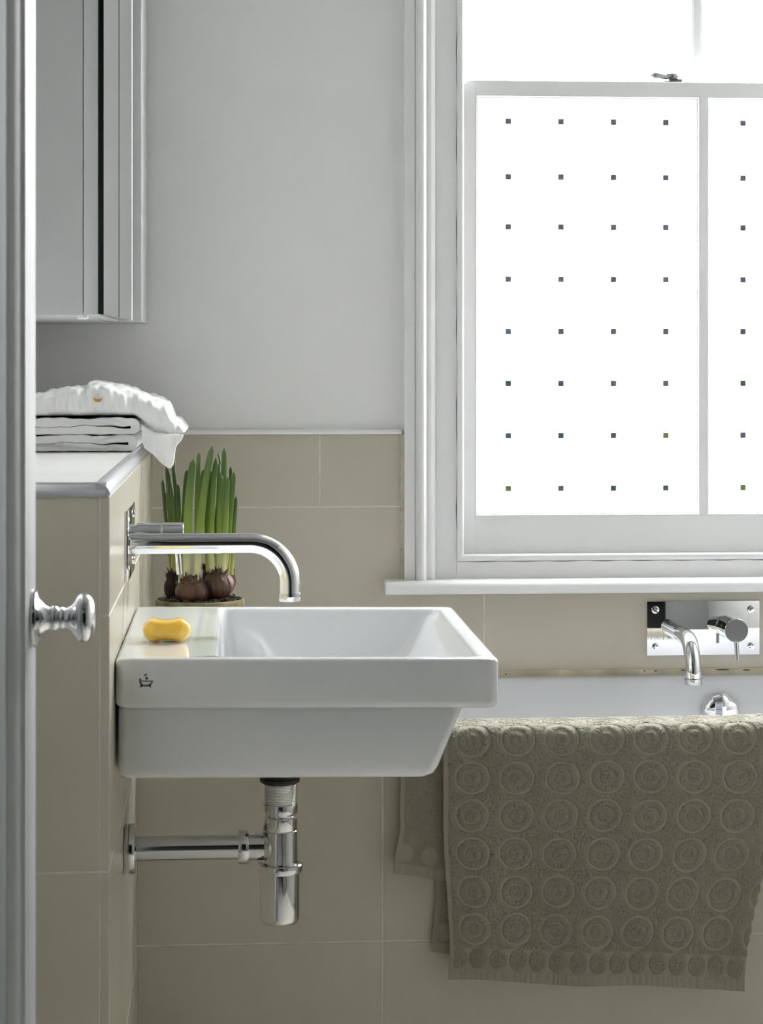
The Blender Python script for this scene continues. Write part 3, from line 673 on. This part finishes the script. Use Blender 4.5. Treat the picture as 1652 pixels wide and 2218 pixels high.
# ================================================================== FLOWER POT WITH SPROUTING BULBS
PX, PY, PZ = -.056, 3.62, .6075
pot = thing('potted_bulbs', (PX, PY, PZ), 'mossy terracotta pot of sprouting narcissus bulbs behind the basin', 'potted plant')
pr = [(.001, 0), (.047, 0), (.0485, .002), (.060, .118), (.0605, .135), (.0690, .137), (.0705, .140), (.0708, .172), (.0700, .1765), (.0675, .1785), (.0650, .1765), (.0640, .160), (.001, .158)]
MB().lathe(pr, (PX, PY, PZ), n=64).build('pot', M['terracotta'], pot)
so_ = []; nr, na = 14, 72
smb = MB(); vs_ = [(PX, PY, PZ+.176)]; fs_ = []
for j in range(1, nr+1):
    for i in range(na):
        r_ = .0665*j/nr; t_ = 2*PI*i/na
        hgt = .1755 + .0045*(random.random()-.3) + .003*math.sin(i*.7+j) - (.004 if j == nr else 0)
        vs_.append((PX + r_*math.cos(t_), PY + r_*math.sin(t_), PZ + hgt))
for i in range(na): fs_.append((0, 1+i, 1+(i+1) % na))
for j in range(nr-1):
    for i in range(na): fs_.append((1+j*na+i, 1+(j+1)*na+i, 1+(j+1)*na+(i+1) % na, 1+j*na+(i+1) % na))
smb.add(vs_, fs_)
for _ in range(420):   # crumbs
    r_ = .066*math.sqrt(random.random()); t_ = random.random()*2*PI; c_ = Vector((PX+r_*math.cos(t_), PY+r_*math.sin(t_), PZ+.1785+random.random()*.003)); s_ = .0008+random.random()*.0020
    q = [c_ + Vector((random.uniform(-1, 1), random.uniform(-1, 1), random.uniform(-.6, .8)))*s_ for _ in range(4)]
    smb.add(q, [(0, 1, 2), (0, 2, 3), (0, 3, 1), (1, 3, 2)])
smb.build('soil', M['soil'], pot, smooth=False)
# local frame: millimetres right of / above the rim centre, taken at the pot's own size
K = .1668/1367.1
def LX(zx): return PX + (zx - 685)*K
def LZ(zy): return PZ + .1785 + (2088 - zy)*K
def bulb(zx, zy, w, h, dy, m, seed, lean=0):
    rnd = random.Random(seed); n = 40; L = []
    prof = [(.02, -.55), (.30, -.53), (.62, -.45), (.84, -.32), (.96, -.16), (1.0, 0), (.99, .10), (.95, .20), (.88, .30), (.79, .39), (.69, .47), (.60, .53), (.54, .59), (.49, .64), (.44, .69), (.34, .71), (.02, .70)]
    ph = rnd.random()*6; n = 64
    for j_, (r_, hh) in enumerate(prof):
        ring = []
        for i in range(n):
            t_ = 2*PI*i/n
            f_ = 1 + .07*math.sin(2*t_+ph*1.3) + .06*math.sin(3*t_+ph) + .028*math.sin(8*t_+ph*2+hh*3) + .016*math.sin(17*t_+ph*3+hh*5) + .012*rnd.uniform(-1, 1) + (.09*rnd.uniform(-1, 1) if hh > .55 else 0)
            ring.append((LX(zx) + r_*f_*w*K/2*math.cos(t_) + lean*hh*h*K, PY + dy + r_*f_*w*K/2*.9*math.sin(t_), LZ(zy) + hh*h*K + (rnd.uniform(-1, 1)*.0022 if hh > .5 else rnd.uniform(-1, 1)*.0004)))
        L.append(ring)
    o = MB().loops(L).build('bulb', m, pot, angle=70)
    sk = MB()                      # papery skin scraps at the neck
    for i in range(46):
        t_ = rnd.random()*2*PI; r0 = w*K/2*rnd.uniform(.30, .80); c_ = Vector((LX(zx)+r0*math.cos(t_)+lean*.6*h*K, PY+dy+r0*math.sin(t_)*.9, LZ(zy)+h*K*(.40+.40*(1-r0/(w*K/2)))*rnd.uniform(.75, 1.1)))
        out = Vector((math.cos(t_), math.sin(t_), 0)); sd = Vector((-math.sin(t_), math.cos(t_), 0)); hgt = rnd.uniform(.004, .012); wd = rnd.uniform(.001, .0045)
        a_ = c_ - sd*wd; b_ = c_ + sd*wd; tip = c_ + Vector((0, 0, hgt)) + out*rnd.uniform(-.002, .006) + sd*rnd.uniform(-.003, .003); back = c_ - out*.0008 + Vector((0, 0, hgt*.3))
        sk.add([a_, b_, tip, back], [(0, 1, 2), (1, 3, 2), (3, 0, 2), (0, 3, 1)])
    sk.build('skin_scrap', m, o, smooth=False)
    return o
bulb(585, 1990, 420, 285, -.026, M['bulb'], 1, -.05)
bulb(925, 1915, 385, 300, -.014, M['bulb'], 2, .03)
bulb(320, 1975, 210, 270, .022, M['bulbdark'], 3)
bulb(1070, 1880, 150, 210, .030, M['bulb'], 4)
bulb(770, 1830, 120, 200, .034, M['bulbdark'], 5)
def leaf(b, mid, tip, w, dy, m='leaf', face=0., dyt=0):
    n_ = 22
    p0 = Vector((LX(b[0]), PY+dy, LZ(b[1]))); p2 = Vector((LX(tip[0]), PY+dy+dyt, LZ(tip[1]))); pm = Vector((LX(mid[0]), PY+dy+dyt*.4, LZ(mid[1])))
    p1 = pm*2 - (p0+p2)*.5
    path = bez(p0, p1, p2, n_); R = []
    for i in range(n_+1):
        t_ = i/n_; k_ = (.78 + .30*min(1, t_/.35)) if t_ < .35 else 1.08 - .28*(t_-.35)/.65
        if t_ > .90: k_ *= math.sqrt(max(.02, 1 - ((t_-.90)/.10)**2))
        ww = 1.1*w*K/2*k_; R.append((ww, max(.0004, .0017*(1-.35*t_)*(k_ if t_ > .9 else 1))))
    return MB().tube(path, R, 12, flat=(math.cos(face), math.sin(face), 0)).build('leaf', M[m], pot, angle=80)
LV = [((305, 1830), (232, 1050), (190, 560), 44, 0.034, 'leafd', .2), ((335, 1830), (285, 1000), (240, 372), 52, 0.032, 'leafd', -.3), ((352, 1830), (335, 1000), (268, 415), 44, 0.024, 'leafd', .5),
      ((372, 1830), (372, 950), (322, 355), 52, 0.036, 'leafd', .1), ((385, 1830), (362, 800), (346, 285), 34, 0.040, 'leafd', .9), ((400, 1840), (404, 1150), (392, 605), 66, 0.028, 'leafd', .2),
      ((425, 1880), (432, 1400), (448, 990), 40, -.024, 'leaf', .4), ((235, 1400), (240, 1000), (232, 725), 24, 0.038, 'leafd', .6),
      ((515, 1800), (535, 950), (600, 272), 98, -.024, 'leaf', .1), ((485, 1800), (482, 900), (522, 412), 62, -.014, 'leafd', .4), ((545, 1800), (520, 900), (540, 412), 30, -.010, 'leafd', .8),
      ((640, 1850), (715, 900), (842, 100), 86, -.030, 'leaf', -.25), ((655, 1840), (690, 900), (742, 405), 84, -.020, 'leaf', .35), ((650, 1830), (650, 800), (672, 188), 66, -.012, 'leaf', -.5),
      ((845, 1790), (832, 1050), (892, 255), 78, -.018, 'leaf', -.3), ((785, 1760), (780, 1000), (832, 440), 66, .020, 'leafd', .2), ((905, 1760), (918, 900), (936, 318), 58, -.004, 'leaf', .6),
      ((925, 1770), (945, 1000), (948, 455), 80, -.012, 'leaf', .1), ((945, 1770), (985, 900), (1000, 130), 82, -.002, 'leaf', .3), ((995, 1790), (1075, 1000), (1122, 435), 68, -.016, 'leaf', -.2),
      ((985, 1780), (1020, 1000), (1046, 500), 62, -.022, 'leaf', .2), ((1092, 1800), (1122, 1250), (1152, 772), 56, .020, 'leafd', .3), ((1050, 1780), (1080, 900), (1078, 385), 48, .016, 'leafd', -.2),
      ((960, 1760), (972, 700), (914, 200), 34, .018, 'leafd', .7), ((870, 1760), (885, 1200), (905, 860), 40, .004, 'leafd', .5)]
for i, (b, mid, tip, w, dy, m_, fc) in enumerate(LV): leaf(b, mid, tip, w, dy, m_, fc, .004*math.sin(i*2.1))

# ================================================================== WHITE TOWELS ON THE LEDGE
LY0, LY1 = 3.615, 3.93
def folded(name, z0, z1, xr, label, seed):
    o = thing(name, (-.28, 3.78, z0), label, 'towel', 'folded white towels on the ledge')
    H = z1 - z0; tk = H*.49; r1 = H/2; xl = XL+.002; n_ = 46
    # outline of a sheet folded back on itself (open to the left), then swept along y with ragged front
    ny_ = 22; L = []
    def outline(dy_k):
        pts = []
        for i in range(n_+1):                                   # top surface left to right
            x = xl + (xr - r1 - xl)*i/n_; pts.append((x, z1 - .0004 + .0012*math.sin(i*.27+seed+dy_k*.4) + .0006*math.sin(i*.9+seed)))
        for i in range(1, 9): a_ = PI/2 - PI*i/9; pts.append((xr - r1 + r1*math.cos(a_)*1.0, (z0+z1)/2 + r1*math.sin(a_)))
        for i in range(n_, -1, -1): x = xl + (xr - r1 - xl)*i/n_; pts.append((x, z0 + .0004*(1+math.sin(i*.8+seed))))
        # slot of the fold
        for i in range(0, n_+1): x = xl + (xr - r1*1.1 - xl)*i/n_; w_ = .00035 + .0017*max(0, (i/n_-.66)/.34)**1.5; pts.append((x, (z0+z1)/2 - w_ + .0013*math.sin(i*.21+seed*3) + .0007*math.sin(i*.63+seed)))
        for i in range(n_, -1, -1): x = xl + (xr - r1*1.1 - xl)*i/n_; w_ = .00035 + .0017*max(0, (i/n_-.66)/.34)**1.5; pts.append((x, (z0+z1)/2 + w_ + .0013*math.sin(i*.21+seed*3) + .0007*math.sin(i*.63+seed)))
        return pts
    ys = [0, .0012, .004] + [.004 + (LY1-LY0-.008)*i/6 for i in range(1, 6)] + [LY1-LY0-.004, LY1-LY0]
    for k, yy in enumerate(ys):
        pts = outline(k); c_ = sum(p[1] for p in pts)/len(pts); s_ = .93 if k in (0, len(ys)-1) else .98 if k in (1, len(ys)-2) else 1
        ring = []
        for i, (x, z) in enumerate(pts):
            zm = z0 + H*.255 if z < (z0+z1)/2 else z0 + H*.745
            ring.append((x, LY0 + yy + .0018*math.sin(i*.9+seed) + .001*math.sin(i*2.7), zm + (z-zm)*s_))
        L.append(ring)
    MB().loops(L).build('folded_sheet', M['white_terry'], o, angle=60)
    return o
folded('folded_towel', 1.0195, 1.0455, -.1545, 'lowest folded white towel lying directly on the tiled ledge', 1.0)
folded('folded_towel', 1.0459, 1.0722, -.1505, 'middle folded white towel between lowest towel and draped top one', 2.6)
dt = thing('draped_towel', (-.24, 3.78, 1.073), 'crumpled white cotton towel on top of the pile, corner drooping over the ledge', 'towel', 'folded white towels on the ledge')
def slab(top, bot, x0, x1, y0, y1, name, seed, nx_=90, ruf=1.):
    tx = [p[0] for p in top]; tz = [p[1] for p in top]; bx = [p[0] for p in bot]; bz_ = [p[1] for p in bot]
    xs = np.linspace(x0, x1, nx_); nc = 44; L = []
    for i, x in enumerate(xs):
        zt = float(np.interp(x, tx, tz)); zb = float(np.interp(x, bx, bz_)); zt = max(zt, zb+.0012); ring = []
        for k in range(nc):
            t_ = 2*PI*k/nc; c_, s_ = math.cos(t_), math.sin(t_); ex_ = 2/5.
            yy = math.copysign(abs(c_)**ex_, c_); zz_ = math.copysign(abs(s_)**ex_, s_)
            y_ = (y0+y1)/2 + (y1-y0)/2*yy; z_ = (zt+zb)/2 + (zt-zb)/2*zz_
            # ruffles: vertical pleats on the front, creases on top
            fr = max(0, -yy); tp = max(0, zz_)
            y_ += fr*ruf*(.0022*math.sin(x*260+seed) + .0030*math.sin(x*95+seed*2+z_*60) + .0012*math.sin(x*610+z_*90))
            z_ += tp*ruf*(.0020*math.sin(x*120+y_*40+seed) + .0016*math.sin(y_*150+x*60) + .0010*math.sin(x*330-y_*90))
            ring.append((float(x), y_, z_))
        L.append(ring)
    return MB().loops(L).build(name, M['white_cloth'], dt, angle=85)
slab([(-.352, 1.102), (-.325, 1.106), (-.298, 1.1145), (-.262, 1.120), (-.2365, 1.1225), (-.2345, 1.1285), (-.21, 1.1265), (-.182, 1.1215), (-.153, 1.111), (-.1205, 1.0995), (-.109, 1.0945), (-.1045, 1.083), (-.1005, 1.0705), (-.090, 1.063), (-.0815, 1.052), (-.0800, 1.050)],
     [(-.352, 1.0735), (-.16, 1.0745), (-.150, 1.0685), (-.138, 1.054), (-.124, 1.0425), (-.110, 1.0385), (-.097, 1.0415), (-.086, 1.0475), (-.0800, 1.0485)], -.352, -.0800, 3.612, 3.925, 'puffed_fold', .4, 120)
slab([(-.147, 1.063), (-.13, 1.052), (-.11, 1.046), (-.095, 1.046), (-.084, 1.047), (-.0815, 1.046)],
     [(-.147, 1.036), (-.143, 1.0245), (-.130, 1.015), (-.117, 1.001), (-.106, .9935), (-.1015, .9932), (-.0975, .999), (-.0955, 1.012), (-.0945, 1.024), (-.0915, 1.030), (-.085, 1.037), (-.0815, 1.045)], -.147, -.0815, 3.600, 3.618, 'hanging_corner', 1.9, 60, .55)
g_ = MB(); npt = 14
cres = [(-.0075, .003), (-.004, .0012), (0, .0008), (.004, .0014), (.0072, .0036), (.006, -.001), (.003, -.0042), (.000, -.0036), (-.003, -.0042), (-.006, -.001)]
g_.prism([(-.216+a, 1.1015+b) for a, b in cres], 3.6075, 3.6115, 'y'); tag(g_.build('gold_patch', M['gold'], dt, bevel=.0004, seg=1), 'small gold embroidered patch')
